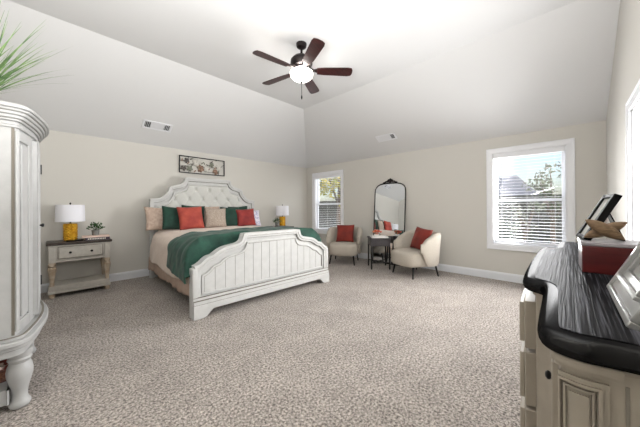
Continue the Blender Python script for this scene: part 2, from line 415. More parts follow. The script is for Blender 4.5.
# ------------------------------------------------------------------ outside
tag(MB().box(XB+.3, 60, -40, 45, -.5, -.4).build('lawn', M_lawn), 'green lawn outside beyond the windows', 'lawn', None, 'structure')
fr = thing('privacy_fence', 'dark weathered board fence outside beyond the windows', 'fence', (15.5, 4, -.4))
mb = MB(); rnd = random.Random(5)
for i in range(150):
    y = -17+i*.2; mb.box(0, .02, y, y+.19, 0, 2.2+rnd.uniform(-.01, .01))
mb.build('board_panel', M_fence, fr, smooth=0)
mb = MB().box(.02, .07, -17, 13, .4, .5).box(.02, .07, -17, 13, 1.7, 1.8); mb.build('rail', M_fence, fr, smooth=0)
hs = thing('neighbour_house', 'pale house with grey roof beyond the fence outside the right window', 'house', (24, 4.4, -.4))
MB().box(0, 8, -2.6, 2.6, 0, 2.3).build('wall', M_siding, hs, smooth=0)
MB().add([(-.5, -3.0, 2.2), (8.5, -3.0, 2.2), (8.5, 3.0, 2.2), (-.5, 3.0, 2.2), (4, -1.2, 4.4), (4, 1.2, 4.4)], [(0, 1, 4), (1, 2, 5, 4), (2, 3, 5), (3, 0, 4, 5), (0, 3, 2, 1)]).build('roof', M_roof, hs, smooth=0)
def tree(name, label, loc, h, rad, mt, n, seed, size, trunk=True, squash=1., z0=.35):
    root = thing(name, label, 'tree' if trunk else 'shrub', loc); r = random.Random(seed); mb = MB()
    lobes = [(Vector((r.uniform(-.6, .6)*rad, r.uniform(-.6, .6)*rad, h*(z0+(1-z0)*r.uniform(.15, .85)))), rad*r.uniform(.35, .6)) for _ in range(9)]
    for _ in range(n):
        c, lr = r.choice(lobes); d = Vector((r.gauss(0, 1), r.gauss(0, 1), r.gauss(0, 1)*squash)).normalized()
        p = c + d*lr*r.uniform(.5, 1.05); a = Vector((r.gauss(0, 1), r.gauss(0, 1), r.gauss(0, 1))).normalized(); b = a.cross(d).normalized()
        s = size*r.uniform(.6, 1.3)
        mb.add([p-a*s, p+b*s*.45, p+a*s, p-b*s*.45], [(0, 1, 2, 3)])
    mb.build('foliage', mt, root, smooth=0, fix=False)
    t = MB(); t.tube([(0, 0, 0), (.05, .03, h*.3), (0, 0, h*.6)], [.16*rad/2+.02, .1*rad/2+.02, .04])
    for k in range(6):
        c, lr = lobes[k]; t.tube([(0, 0, h*.28), tuple(c*.6 + Vector((0, 0, h*.12))), tuple(c)], [.05, .035, .015])
    t.build('trunk', M_bark, root)
    return root
tree('autumn_tree', 'yellow leaved autumn tree outside the small window left of the mirror', (11.6, 9.6, -.4), 5.6, 2.5, M_yleaf, 4200, 3, .13)
tree('autumn_tree', 'tall yellow green tree farther right outside the small corner window', (13.2, 15.4, -.4), 6.4, 2.2, M_yleaf, 3600, 8, .13)
tree('garden_tree', 'green tree outside the right window, beside the pale house roof', (14.2, .45, -.4), 3.5, 1.0, M_gleaf, 420, 11, .10)
tree('blossom_shrub', 'pale leaved shrub against the dark fence outside the right window', (12.4, 1.2, -.4), 1.9, .55, M_wleaf, 320, 21, .055, False)

# ------------------------------------------------------------------ armoire (left foreground)
AR = thing('armoire', 'tall antique white armoire with rounded corners in the left foreground', 'armoire', (-.35, 2.92, 0))
ax, ay = -.35, 2.92
def arm_outline(gx=0.):
    half = [(-.25, -.50), (.198, -.50), (.210, -.487), (.224, -.43), (.240, -.35), (.255, -.27), (.267, -.19), (.274, -.11), (.277, -.05), (.277, 0)]
    pts = half + [(x, -y) for x, y in reversed(half[:-1])]
    return Outline([(x, y) for x, y in reversed(pts)])
AO = arm_outline(); NA = len(AO.p)-1
def poly(o, off): return [(p.x, p.y) for p in o.seg(0, len(o.p)-1, off)]
AOFF = 1.0
# travel is reversed so that +offset points out of the body
chk = AO.seg(NA//2, NA//2, .05)[0]
sgn = 1 if chk.x > .28 else -1
def aoff(v): return v*sgn
body = MB().prism(poly(AO, aoff(0)), .47, 1.745); body.build('carcass', M_arm, AR)
base = MB()
base.prism(poly(AO, aoff(.03)), .358, .40); base.prism(poly(AO, aoff(.045)), .40, .425); base.prism(poly(AO, aoff(.06)), .425, .455); base.prism(poly(AO, aoff(.035)), .455, .478)
base.build('base_moulding', M_arm, AR, bev=.006)
crown = MB()
for o_, a, b in ((.014, 1.735, 1.75), (.006, 1.75, 1.775), (.018, 1.775, 1.79), (.03, 1.79, 1.81), (.042, 1.81, 1.83), (.055, 1.83, 1.846), (.066, 1.846, 1.864), (.05, 1.864, 1.874)):
    crown.prism(poly(AO, aoff(o_)), a, b)
crown.build('crown_moulding', M_arm, AR, bev=.005)
for o_, z in ((.0185, 1.789), (.0425, 1.829), (.0465, .424), (.0365, .4765)):
    gz = MB(); AO.strip(gz, 0, NA, z, z+.003, aoff(o_-.012), aoff(o_+.001)); gz.build('glaze_line', M_groove, AR)
def astrip(mb, pa, pb, z0, z1, o0, o1):
    i, j = AO.near(*pa), AO.near(*pb); i, j = min(i, j), max(i, j); AO.strip(mb, i, j, z0, z1, aoff(o0), aoff(o1))
for s in (-1, 1):
    p = MB()
    astrip(p, (.203, s*.495), (.213, s*.485), .50, 1.72, -.002, .012)     # stile next to the side seam
    astrip(p, (.240, s*.35), (.248, s*.305), .50, 1.72, -.002, .012)
    astrip(p, (.213, s*.485), (.240, s*.35), 1.66, 1.72, -.002, .012)
    astrip(p, (.213, s*.485), (.240, s*.35), .50, .56, -.002, .012)
    astrip(p, (.217, s*.462), (.236, s*.37), .575, 1.645, -.002, .010)
    p.build('corner_pilaster', M_arm, AR, bev=.004)
    g = MB(); astrip(g, (.19, s*.5), (.199, s*.5), .48, 1.735, -.002, .001); g.build('seam', M_groove, AR)
for s in (-1, 1):
    d = MB(); y0, y1 = (-.22, -.004) if s < 0 else (.004, .22)
    d.box(.255, .286, y0, y1, .50, 1.72)
    do = d.build('door', M_arm, AR, bev=.004)
    fr_ = MB(); w = .055
    for (a, b, c, e_) in ((y0, y1, 1.72-w, 1.72), (y0, y1, .50, .50+w), (y0, y0+w, .50+w, 1.72-w), (y1-w, y1, .50+w, 1.72-w)): fr_.box(.286, .292, a, b, c, e_)
    fr_.build('door_frame', M_arm, do, bev=.003)
    kb = MB().lathe([(.004, 0), (.006, .008), (.012, .014), (.013, .02), (.008, .026), (.001, .027)], 14, M=T(.290, s*.03, 1.12, 0, 0, PI/2)); kb.build('knob', M_black, do)
    for z in ((1.57, .66) if s > 0 else ()):
        h = MB().box(.275, .300, s*.225-.008, s*.225+.008, z-.04, z+.04); h.build('hinge', M_black, do, bev=.003)
for sx in (-1, 1):
    for sy in (-1, 1):
        lg = MB().lathe([(.03, 0), (.042, .008), (.048, .02), (.048, .035), (.042, .046), (.036, .056), (.034, .085), (.038, .12), (.049, .165), (.057, .20), (.059, .23), (.054, .262), (.045, .285), (.049, .295), (.054, .305), (.050, .318), (.056, .333), (.056, .362)], 28,
                         M=T(.215 if sx > 0 else -.2, sy*.42, 0))
        lg.build('leg', M_arm, AR)
MB().prism(poly(AO, aoff(-.055)), .05, .14).build('bottom_shelf', M_arm, AR, bev=.006)
bk = thing('woven_basket', 'brown woven basket on the bottom shelf of the armoire', 'basket', (-.30, 2.71, .141))
b_ = MB()
for k in range(6):
    z = .007+k*.012; r_ = .0075
    pts = [(.15*math.copysign(abs(math.cos(t))**.5, math.cos(t))*(1+.01*(k % 2)), .11*math.copysign(abs(math.sin(t))**.5, math.sin(t)), z) for t in [2*PI*i/40 for i in range(41)]]
    b_.tube(pts, r_, 6)
b_.box(-.14, .14, -.10, .10, 0, .012)
b_.build('woven_body', M_wicker, bk)
def fold(u, v):
    x = (u-.5)*.27; y = (v-.5)*.20
    return (x, y, .098 + .022*math.sin(u*13+v*6) + .015*math.sin(v*21) - .03*(abs(2*u-1)**3+abs(2*v-1)**3)*.6)
tag(MB().grid(fold, 18, 26).build('folded_cloth', M_cloth, None, loc=(-.30, 2.71, .141), solid=.02), 'rust and white printed cloth bundled in the basket under the armoire', 'cloth')

gp = thing('potted_grass', 'tall green ornamental grass on top of the armoire', 'plant', (-.34, 2.78, 1.875))
MB().lathe([(.06, 0), (.075, .02), (.085, .11), (.088, .12), (.078, .12), (.072, .10), (.001, .10)], 24).build('pot', M_pot, gp)
gr = MB(); r = random.Random(4)
for i in range(150):
    az = r.uniform(0, 2*PI); lean = r.uniform(.03, .80); L = r.uniform(.42, .80)*(1.0-.30*lean)*(1 if math.cos(az) > -.2 else .3); w = r.uniform(.004, .009)
    p = Vector((r.uniform(-.05, .05), r.uniform(-.05, .05), .10)); el = PI/2 - lean*1.1; pts = []
    side = Vector((-math.sin(az), math.cos(az), 0)); n = 7
    for k in range(n+1):
        pts.append((p.copy(), w*(1-(k/n)**2)*(.7+.3*math.sin(PI*min(1, k/n*1.2)))+.0004)); e_ = el - (k/n)*lean*.5
        p = p + Vector((math.cos(az)*math.cos(e_), math.sin(az)*math.cos(e_), math.sin(e_)))*L/n
    vs = []
    for q, ww in pts: vs += [q-side*ww, q+side*ww + Vector((0, 0, .0))]
    gr.add(vs, [(2*k, 2*k+1, 2*k+3, 2*k+2) for k in range(n)])
gr.build('grass_blades', M_grass, gp, fix=False)

# ------------------------------------------------------------------ nightstands
def nightstand(loc, label):
    t = thing('nightstand', label, 'nightstand', loc, 0, 'matching nightstands')
    MB().box(-.355, .355, -.02, .45, .735, .772).build('top', M_topbrown, t, bev=.008)
    b = MB().box(-.31, .31, .012, .43, .51, .735)
    for x in (-1, 1): b.box(x*.30-.032 if x > 0 else -.332, .332 if x > 0 else -.268, 0, .05, .49, .735)
    b.box(-.335, .335, -.004, .44, .715, .735); b.box(-.315, .315, .006, .44, .495, .512)
    b.build('case', M_nswood, t, bev=.004)
    d = MB().box(-.235, .235, -.004, .02, .545, .705).build('drawer', M_nswood, t, bev=.004)
    fr_ = MB()
    for (a, b2, c, e_) in ((-.225, .225, .685, .697), (-.225, .225, .553, .565), (-.225, -.213, .565, .685), (.213, .225, .565, .685)): fr_.box(a, b2, -.011, -.004, c, e_)
    fr_.build('drawer_moulding', M_nswood, d, bev=.003)
    gl = MB()
    for (a, b2, c, e_) in ((-.242, .242, .705, .711), (-.242, .242, .539, .545), (-.242, -.235, .545, .705), (.235, .242, .545, .705)): gl.box(a, b2, -.002, .016, c, e_)
    gl.build('drawer_gap', M_groove, t)
    for x in (-.115, .115):
        MB().lathe([(.006, 0), (.006, .01), (.014, .016), (.016, .022), (.010, .03), (.001, .031)], 14, M=T(x, -.004, .625, 0, PI/2)).build('knob', M_black, d)
    for x in (-.298, .298):
        for y in (.035, .405):
            l = MB().box(x-.034, x+.034, y-.034, y+.034, .455, .50)
            l.lathe([(.026, .165), (.024, .20), (.027, .26), (.037, .33), (.045, .39), (.046, .41), (.036, .425), (.03, .43), (.037, .437), (.04, .445), (.036, .456)], 20, M=T(x, y, 0))
            l.build('leg', M_legwood, t, bev=.003)
            f = MB().lathe([(.022, 0), (.031, .01), (.033, .03), (.028, .045), (.03, .06)], 18, M=T(x, y, 0)); f.build('foot', M_legwood, t)
    MB().box(-.34, .34, 0, .44, .06, .10).box(-.325, .325, .01, .43, .10, .165).build('shelf', M_nswood, t, bev=.006)
    return t
N1 = nightstand((.31, 5.155, 0), 'greige nightstand with dark top and bottom shelf, left of the bed')
N2 = dup(N1, (4.02, 5.155, 0), 0, 'matching nightstand hidden behind the right side of the bed', 'matching nightstands')

def lamp(loc, label):
    t = thing('table_lamp', label, 'lamp', loc, 0, 'gold lamps beside the bed')
    b = MB(); n = 40; rs = []
    for i in range(29):
        z = .005+.25*i/28; rs.append([])
        for j in range(n):
            a = 2*PI*j/n; q = (a/(2*PI)*8) % 1; h = (z/.25*6 + abs(q-.5)*2) % 1
            rr = .070 + .013*(1-h) - (.006 if i in (0, 28) else 0)
            rs[-1].append((rr*math.cos(a), rr*math.sin(a), z))
    b.rings(rs); b.build('base', M_gold, t, smooth=25)
    MB().lathe([(.02, .25), (.012, .262), (.008, .27), (.008, .55), (.012, .555), (.009, .566), (.001, .572)], 14).build('stem', M_bronze, t)
    s = MB(); n = 40
    s.rings([[(r_*math.cos(2*PI*j/n), r_*math.sin(2*PI*j/n), z) for j in range(n)] for r_, z in ((.166, .285), (.160, .535), (.156, .535), (.162, .285), (.166, .285))], caps=(False, False))
    s.build('lamp_shade', M_shade, t)
    hp = MB()
    for k in range(3): hp.tube([(0, 0, .53), (.158*math.cos(k*2.1), .158*math.sin(k*2.1), .53)], .002, 6)
    hp.build('shade_spider', M_bronze, t)
    return t
L1 = lamp((.205, 5.38, .772), 'gold lamp with a chevron base and white drum shade, left of the bed')
L2 = dup(L1, (4.185, 5.38, .772), .4, 'gold lamp with white drum shade on the far right side of the bed', 'gold lamps beside the bed')

def book(loc, rz, w, d, h, mt, label, spine=False, group='books on the left nightstand'):
    t = thing('book', label, 'book', loc, rz, group)
    c = MB().box(-w/2, w/2, -d/2, d/2, 0, .003).box(-w/2, w/2, -d/2, d/2, h-.003, h).box(-w/2, w/2, -d/2, -d/2+.003, .003, h-.003); c.build('cover', mt, t)
    MB().box(-w/2+.004, w/2-.004, -d/2+.003, d/2-.004, .003, h-.003).build('pages', M_paper, t)
    if spine:
        s = MB(); r_ = random.Random(2); x = -w/2+.03
        while x < w/2-.05:
            ww = r_.uniform(.010, .016); s.box(x, x+ww, -d/2-.0008, -d/2, .008, h-.009); x += ww+.006
        s.build('spine_lettering', M_paper, t)
    return t
book((.50, 5.32, .772), .02, .29, .20, .036, M_book2, 'dark plum book with pale spine marks, lower of the left nightstand stack', True)
book((.485, 5.325, .808), -.02, .32, .19, .026, M_book1, 'blush pink book lying on the dark book under the small plant')
book((3.93, 5.30, .772), .05, .25, .19, .026, M_box, 'dark red book on the right nightstand beside the far lamp', group='books on the right nightstand')

def herb(loc, label, seed, mt=M_leaf):
    t = thing('potted_plant', label, 'plant', loc, 0, 'small potted plants beside the bed')
    MB().lathe([(.036, 0), (.042, .005), (.048, .075), (.05, .08), (.043, .08), (.041, .065), (.001, .065)], 20).build('pot', M_pot, t)
    r_ = random.Random(seed); f = MB()
    for i in range(90):
        a = r_.uniform(0, 2*PI); el = r_.uniform(.25, 1.5); L = r_.uniform(.05, .12)
        d = Vector((math.cos(a)*math.cos(el), math.sin(a)*math.cos(el), math.sin(el))); p = Vector((0, 0, .07)) + d*L
        s = r_.uniform(.017, .026); q = d.cross(Vector((r_.gauss(0, 1), r_.gauss(0, 1), r_.gauss(0, 1)))).normalized()
        k = (d + Vector((0, 0, .4))*r_.uniform(-.5, 1)).normalized(); nn = q.cross(k)*s*.2
        f.add([p, p+k*s*.7+q*s*.5+nn, p+k*s*1.6, p+k*s*.7-q*s*.5+nn], [(0, 1, 2), (0, 2, 3)])
        if i % 3 == 0: f.tube([(0, 0, .06), tuple(p)], .0015, 5)
    f.build('foliage', mt, t, fix=False, smooth=0)
    return t
H1 = herb((.485, 5.33, .834), 'small green plant in a grey pot on top of the books left of the bed', 6)
herb((3.965, 5.32, .798), 'small green plant in a grey pot on the dark red book right of the bed', 9)
tag(MB().box(-.09, .09, -.03, .03, 0, .016).build('remote_control', M_blackp, None, bev=.006, loc=(.245, 5.225, .772)), 'flat black remote lying in front of the gold lamp on the left nightstand', 'remote')

# ------------------------------------------------------------------ bed
BRZ = math.radians(-1.7)
BED = thing('bed', 'king bed with antique white panelled footboard and tufted headboard', 'bed', (2.175, 2.985, 0), BRZ)
BM = T(2.175, 2.985, 0, BRZ)
def B2W(x, y, z): return BM @ Vector((x, y, z))
def mirror_prof(half):
    pts = [(-u, z) for u, z in reversed(half)] + [(u, z) for u, z in half[1:]]
    return pts
def refine(half, n=5):
    """catmull smooth of a half profile"""
    out = []
    for i in range(len(half)-1):
        p0 = half[max(i-1, 0)]; p1 = half[i]; p2 = half[i+1]; p3 = half[min(i+2, len(half)-1)]
        for k in range(n):
            t = k/n
            q = [0.5*((2*p1[c]) + (-p0[c]+p2[c])*t + (2*p0[c]-5*p1[c]+4*p2[c]-p3[c])*t*t + (-p0[c]+3*p1[c]-3*p2[c]+p3[c])*t**3) for c in (0, 1)]
            out.append((max(q[0], out[-1][0]+.0002 if out else 0), q[1]))
    out.append(half[-1]); return out
def zat(pts, u):
    for (a, za), (b, zb) in zip(pts[:-1], pts[1:]):
        if a <= u <= b: return za + (zb-za)*(u-a)/max(b-a, 1e-6)
    return pts[-1][1]
def under(mb, pts, zb, y0, y1):
    rs = [[(u, y0, zb), (u, y1, zb), (u, y1, z), (u, y0, z)] for u, z in pts]; mb.rings(rs)
def offs(pts, o):
    """offset a profile down/inwards"""
    V = [Vector(p) for p in pts]; out = []
    for i in range(len(V)):
        t = (V[min(i+1, len(V)-1)]-V[max(i-1, 0)]).normalized(); n = Vector((t.y, -t.x)); out.append(V[i]+n*o)
    return out
def band(mb, pts, o0, o1, y0, y1):
    A = offs(pts, o0); B = offs(pts, o1)
    mb.rings([[(a.x, y0, a.y), (a.x, y1, a.y), (b.x, y1, b.y), (b.x, y0, b.y)] for a, b in zip(A, B)])
FH = [(0, .905), (.30, .905), (.448, .903), (.466, .892), (.478, .855), (.50, .815), (.55, .788), (.64, .772), (.73, .757), (.80, .730), (.86, .692), (.89, .677), (.93, .670), (.965, .652), (1.01, .615), (1.05, .588), (1.095, .575)]
fh = refine(FH, 4); FP = mirror_prof(fh)
def inset_prof(half, du, dz, umax):
    out = [(max(0, u*(umax/half[-1][0])), z-dz) for u, z in half]; return mirror_prof(out)
fb = MB()
under(fb, FP, .10, .03, .085)
fo = fb.build('footboard', M_cream, BED, smooth=30)
fo.scale = (.968, 1, 1)
cap = MB(); band(cap, FP, -.018, .018, -.012, .105); cap.build('cap_moulding', M_cream, fo, bev=.006)
g_ = MB(); band(g_, FP, .017, .0225, -.0005, .03); g_.build('glaze_line', M_groove, fo)
g_ = MB(); band(g_, FP, .048, .0545, .0285, .031); g_.build('glaze_line', M_groove, fo)
m1 = MB(); band(m1, FP, .023, .048, -.006, .03)
P2_ = inset_prof(fh, 0, .095, 1.00)
m1.box(-1.095, -1.03, .0, .03, .16, .60); m1.box(1.03, 1.095, .0, .03, .16, .60)
m1.build('frame_rail', M_cream, fo, bev=.004)
m2 = MB(); band(m2, P2_, 0, .022, .008, .03)
zl = P2_[0][1]
for s in (-1, 1): m2.box(s*1.0-.011, s*1.0+.011, .008, .03, .265, zl)
m2.box(-1.0, 1.0, .008, .03, .255, .275); m2.build('panel_moulding', M_cream, fo, bev=.004)
gv = MB(); band(gv, P2_, .022, .028, .018, .031)
for s in (-1, 1): gv.box(s*.986-.003, s*.986+.003, .02, .031, .275, zl)
gv.build('panel_groove', M_groove, fo)
pk = MB(); n = 15; w = 1.96/n
for i in range(n):
    a = -.98+i*w+.003; b = -.98+(i+1)*w-.003; k = 5
    pts = [(a+(b-a)*q/k, zat(P2_, a+(b-a)*q/k)-.025) for q in range(k+1)]
    under(pk, pts, .275, .022, .04)
pk.build('plank_panel', M_cream, fo, smooth=20)
pg = MB(); under(pg, [(u, zat(P2_, u)-.03) for u in [-.975+1.95*i/60 for i in range(61)]], .275, .0262, .035); pg.build('plank_gaps', M_groove, fo)
for z, y in ((.2355, -.0125), (.2005, -.0285), (.1555, -.0285)):
    q_ = MB().box(-1.115, 1.115, y, .0, z-.003, z+.003); q_.build('glaze_line', M_groove, fo)
bs = MB().box(-1.10, 1.10, -.012, .10, .20, .235).box(-1.115, 1.115, -.028, .11, .155, .20)
nn = 60; xs = [-1.12+2.24*i/nn for i in range(nn+1)]
def arch(u):
    a = abs(u); return .0 if a > 1.0 else (.085*smoothstep(1.0, .88, a) if a > .88 else .085)
rs = [[(u, -.035, arch(u)), (u, .11, arch(u)), (u, .11, .155), (u, -.035, .155)] for u in xs]; bs.rings(rs)
bs.build('plinth', M_cream, fo, bev=.006)
for s in (-1, 1):
    po = MB().box(s*1.095-.028, s*1.095+.028, -.012, .11, .15, .565); po.build('corner_post', M_cream, fo, bev=.012)

HH = [(0, 1.835), (.30, 1.835), (.45, 1.833), (.465, 1.80), (.49, 1.745), (.55, 1.70), (.64, 1.675), (.70, 1.655), (.738, 1.642), (.752, 1.615), (.758, 1.575), (.785, 1.535), (.85, 1.462), (.93, 1.42), (1.0, 1.41), (1.085, 1.40)]
hh = refine(HH, 4); HP = mirror_prof(hh); YH = 2.42
hb = MB(); under(hb, HP, .0, YH, YH+.05); ho = hb.build('headboard', M_cream, BED, smooth=30); ho.scale = (.962, 1, 1); ho.location = (.03, 0, 0)
cp = MB(); band(cp, HP, -.02, .02, YH-.06, YH+.06); cp.build('cap_moulding', M_cream, ho, bev=.006)
m1 = MB(); band(m1, HP, .02, .05, YH-.045, YH)
for s in (-1, 1): m1.box(s*1.085-.065 if s > 0 else -1.085, 1.085 if s > 0 else -1.02, YH-.045, YH, 0, 1.36)
m1.build('outer_moulding', M_cream, ho, bev=.006)
g_ = MB(); band(g_, HP, .049, .056, YH-.012, YH+.001); g_.build('glaze_line', M_groove, ho)
HI = inset_prof(hh, 0, .085, .985)
m2 = MB(); band(m2, HI, -.005, .03, YH-.03, YH)
for s in (-1, 1): m2.box(s*.985-.018, s*.985+.018, YH-.03, YH, .3, HI[0][1])
m2.build('bead_moulding', M_cream, ho, bev=.006)
# tufted panel
SX, SZ = .27, .185
btn = []
for rI in range(-1, 5):
    for c in range(-5, 6):
        u = c*SX + (SX/2 if rI % 2 else 0); z = 1.62 - rI*SZ
        if abs(u) < .93 and z < zat(HI, u)-.05 and z > .8: btn.append((u, z))
def tuft(u, z):
    # diamond lattice coordinates
    p = u/SX + (z-1.62)/(2*SZ); q = u/SX - (z-1.62)/(2*SZ)
    a = abs(math.sin(PI*p)); b = abs(math.sin(PI*q))
    return .034*(1-math.exp(-(a*a+b*b)/.16)) + .014*(a*b)**.45
NU, NV = 150, 70
def tf(i, j):
    u = -.965+1.93*i; top = zat(HI, u)-.028; z = .8+(top-.8)*j
    edge = min(1., (top-z)/.03, (.965-abs(u))/.03)
    return (u, YH-.004-tuft(u, z)*max(0, edge), z)
MB().grid(tf, NU, NV).build('tufted_panel', M_tuft, ho, smooth=180)
for u, z in btn: MB().ell((u, YH-.010, z), .014, .009, .014, 8, 6).build('button', M_tuft, ho)
for s in (-1, 1):
    MB().box(s*.98-.02, s*.98+.02, .085, YH, .17, .33).build('side_rail', M_cream, BED, bev=.005)

tag(MB().box(-.955, .955, .22, 2.36, .33, .76).build('mattress', M_white, None, bev=.05, segs=3), 'king mattress under the cream bedding', 'mattress')
bpy.data.objects['mattress'].matrix_world = BM
def cross(pts, s):
    n = len(pts)-1; t = s*n; i = min(int(t), n-1); f = t-i
    p0 = pts[max(i-1, 0)]; p1 = pts[i]; p2 = pts[i+1]; p3 = pts[min(i+2, n)]
    return tuple(0.5*((2*p1[c]) + (-p0[c]+p2[c])*f + (2*p0[c]-5*p1[c]+4*p2[c]-p3[c])*f*f + (-p0[c]+3*p1[c]-3*p2[c]+p3[c])*f**3) for c in (0, 1))
def duv_prof(hem):
    h = [(-1.09, hem), (-1.08, .50), (-1.065, .62), (-1.04, .74), (-.99, .81), (-.90, .845), (-.75, .862), (-.5, .872), (-.25, .876), (0, .878)]
    return h + [(-x, z) for x, z in reversed(h[:-1])]
def surf(si, y, vj=0.):
    hem = .36 + .025*math.sin(y*5)
    x, z = cross(duv_prof(hem), si)
    nz = noise.noise(Vector((x*3.2, y*3.2, z*3.2)))*.014 + noise.noise(Vector((x*8, y*8, z*8)))*.006
    cap_ = .45 + .43*smoothstep(0, .14, y-.122)**.6
    z2 = min(z, cap_) if z > .44 else z
    k = 1 - .05*smoothstep(.75, 1.0, vj)*(abs(x) > .9)
    return (x*k + (nz*1.6 if abs(x) > .9 else 0), y, z2 + nz*(1 if abs(x) < .95 else .3) + .02*smoothstep(.7, 1, vj)*(abs(x) < .95))
def duvet(si, vj): return surf(si, .128 + (2.30-.128)*vj, vj)
dv = MB().grid(duvet, 90, 70).build('duvet', M_duvet, None, smooth=180, solid=.016); dv.matrix_world = BM
tag(dv, 'cream blush duvet spread over the bed', 'duvet')
def skirt(u, v):
    # left side, head end, right side path
    if u < .5:
        y = .16 + 2.2*(u/.5); x = -1.035
    else:
        y = 2.36 - 2.2*((u-.5)/.5); x = 1.035
    w = .012*math.sin(y*26) + .008*math.sin(y*47+1)
    return (x + (w if x < 0 else -w)*(.4+.6*(1-v)), y, .175 + .015*math.sin(y*7) + (.40-.175)*v)
def skirt2(u, v):
    if u < .42: return skirt(u/.42*.4999, v)
    if u > .58: return skirt(.5001+(u-.58)/.42*.4999, v)
    t = (u-.42)/.16; x, y, z = skirt(.4999, v); return (-1.035+2.07*t, 2.36, z)
sk = MB().grid(skirt2, 200, 6)
so = sk.build('bed_skirt', M_skirt, None, smooth=180, solid=.006); so.matrix_world = BM
tag(so, 'blush pink ruffled skirt hanging below the duvet', 'bed skirt')

def throw(si, vj):
    s0 = .042 - .030*(1-vj) ; s1 = .885 - .04*vj
    sp = s0 + (s1-s0)*si
    x0 = -1.1 + 2.2*sp
    back = .96 - .06*smoothstep(-.6, -1.05, x0) - .30*smoothstep(.0, 1.0, x0) + .05*math.sin(x0*4) + .05*noise.noise(Vector((x0*2, 7.3, 0)))
    y = .112 + (back-.112)*vj
    x, y, z = surf(sp, max(y, .128))
    y = .112 + (back-.112)*vj
    wr = abs(noise.noise(Vector((x*3.0+y*1.5, y*4.5, z*2+1.7))))*.035 + abs(noise.noise(Vector((x*7, y*9, z*5+3))))*.012
    side = smoothstep(.93, 1.03, abs(x)); top = 1-side
    fl_ = .018 + wr
    return (x + math.copysign(1, x)*side*(fl_+.012), y - (.03+wr*.6)*smoothstep(.12, 0, vj), z + top*fl_ + .004)
tw = MB().grid(throw, 110, 44).build('throw_blanket', M_green, None, smooth=180, solid=.012); tw.matrix_world = BM
tag(tw, 'emerald green velvet throw draped across the foot of the bed', 'throw')

def pillow(name, mt, w, h, t, label, loc, rz=0., lean=-.25, spin=0., seed=1, group=None, mt2=None, split=None, cat='cushion'):
    def face(sg):
        def fn(i, j):
            u = 2*i-1; v = 2*j-1
            k = ((1-u**2)*(1-v**2)); k = max(k, 0)**.42
            px = u*w/2*(1-.07*(1-v*v)*abs(u)); pz = v*h/2*(1-.07*(1-u*u)*abs(v))
            nz = noise.noise(Vector((u*2+seed, v*2, seed*.7)))*.012*k
            return (px, -sg*t/2*k + nz, pz + h/2)
        return fn
    mb = MB().grid(face(1), 20, 20); nf = len(mb.f); mb.grid(face(-1), 20, 20)
    o = mb.build(name, mt, None, smooth=180)
    bm = bmesh.new(); bm.from_mesh(o.data); bmesh.ops.remove_doubles(bm, verts=bm.verts, dist=.0004); bmesh.ops.recalc_face_normals(bm, faces=bm.faces); bm.to_mesh(o.data); bm.free()
    if mt2 and split is not None:
        o.data.materials.append(mt2)
        for p in o.data.polygons:
            if p.center.x > split: p.material_index = 1
    o.matrix_world = Matrix.Translation(loc) @ Matrix.Rotation(rz, 4, 'Z') @ Matrix.Rotation(lean, 4, 'X') @ Matrix.Rotation(spin, 4, 'Y')
    return tag(o, label, cat, group)
G = 'cushions along the headboard'
ZB = .875
def bp(x, y, z=ZB): return tuple(B2W(x-.115, y, z))
pillow('sham_pillow', M_sham, .66, .44, .18, 'blush bed pillow at the left end against the headboard', bp(-.70, 2.10, .86), BRZ+.16, -.42, .07, 1, 'bed pillows in pale shams', cat='pillow')
pillow('sham_pillow', M_sham, .66, .44, .18, 'pale bed pillow in the middle behind the cushions', bp(-.0, 2.17), BRZ, -.36, 0, 2, 'bed pillows in pale shams', cat='pillow')
M_pat = mat('white and blue print', (226, 222, 232), .85, rgb2=(168, 166, 200), vscale=30, ramp=(.38, .52))
pillow('sham_pillow', M_pat, .60, .38, .17, 'white and blue patterned pillow at the right end of the bed', bp(.82, 2.0, .85), BRZ-.18, -.40, 0, 3, 'bed pillows in pale shams', cat='pillow')
pillow('cushion', M_greenp, .42, .42, .15, 'dark green cushion left of the big orange cushion', bp(-.625, 1.90), BRZ+.16, -.28, .10, 4, G)
pillow('cushion', M_greenp, .42, .44, .14, 'dark green cushion mostly hidden behind the orange one', bp(-.28, 2.02), BRZ, -.22, .06, 5, G)
pillow('cushion', M_rust, .44, .42, .16, 'bright rust orange velvet cushion left of centre on the bed', bp(-.375, 1.78), BRZ+.10, -.27, -.03, 6, G)
pillow('cushion', M_tan, .40, .39, .15, 'taupe textured cushion in the middle of the bed', bp(.06, 1.83), BRZ-.10, -.25, .03, 7, G)
pillow('cushion', M_greenp, .40, .41, .14, 'dark green cushion between the taupe and brick red cushions', bp(.40, 1.90), BRZ-.03, -.24, 0, 8, G)
pillow('cushion', M_greenp, .44, .43, .14, 'dark green cushion with one corner showing above the brick red cushion', bp(.66, 2.02), BRZ-.05, -.24, -.05, 9, G)
pillow('cushion', M_redp, .40, .37, .15, 'brick red velvet cushion at the right of the bed', bp(.70, 1.82), BRZ-.14, -.25, -.06, 10, G)

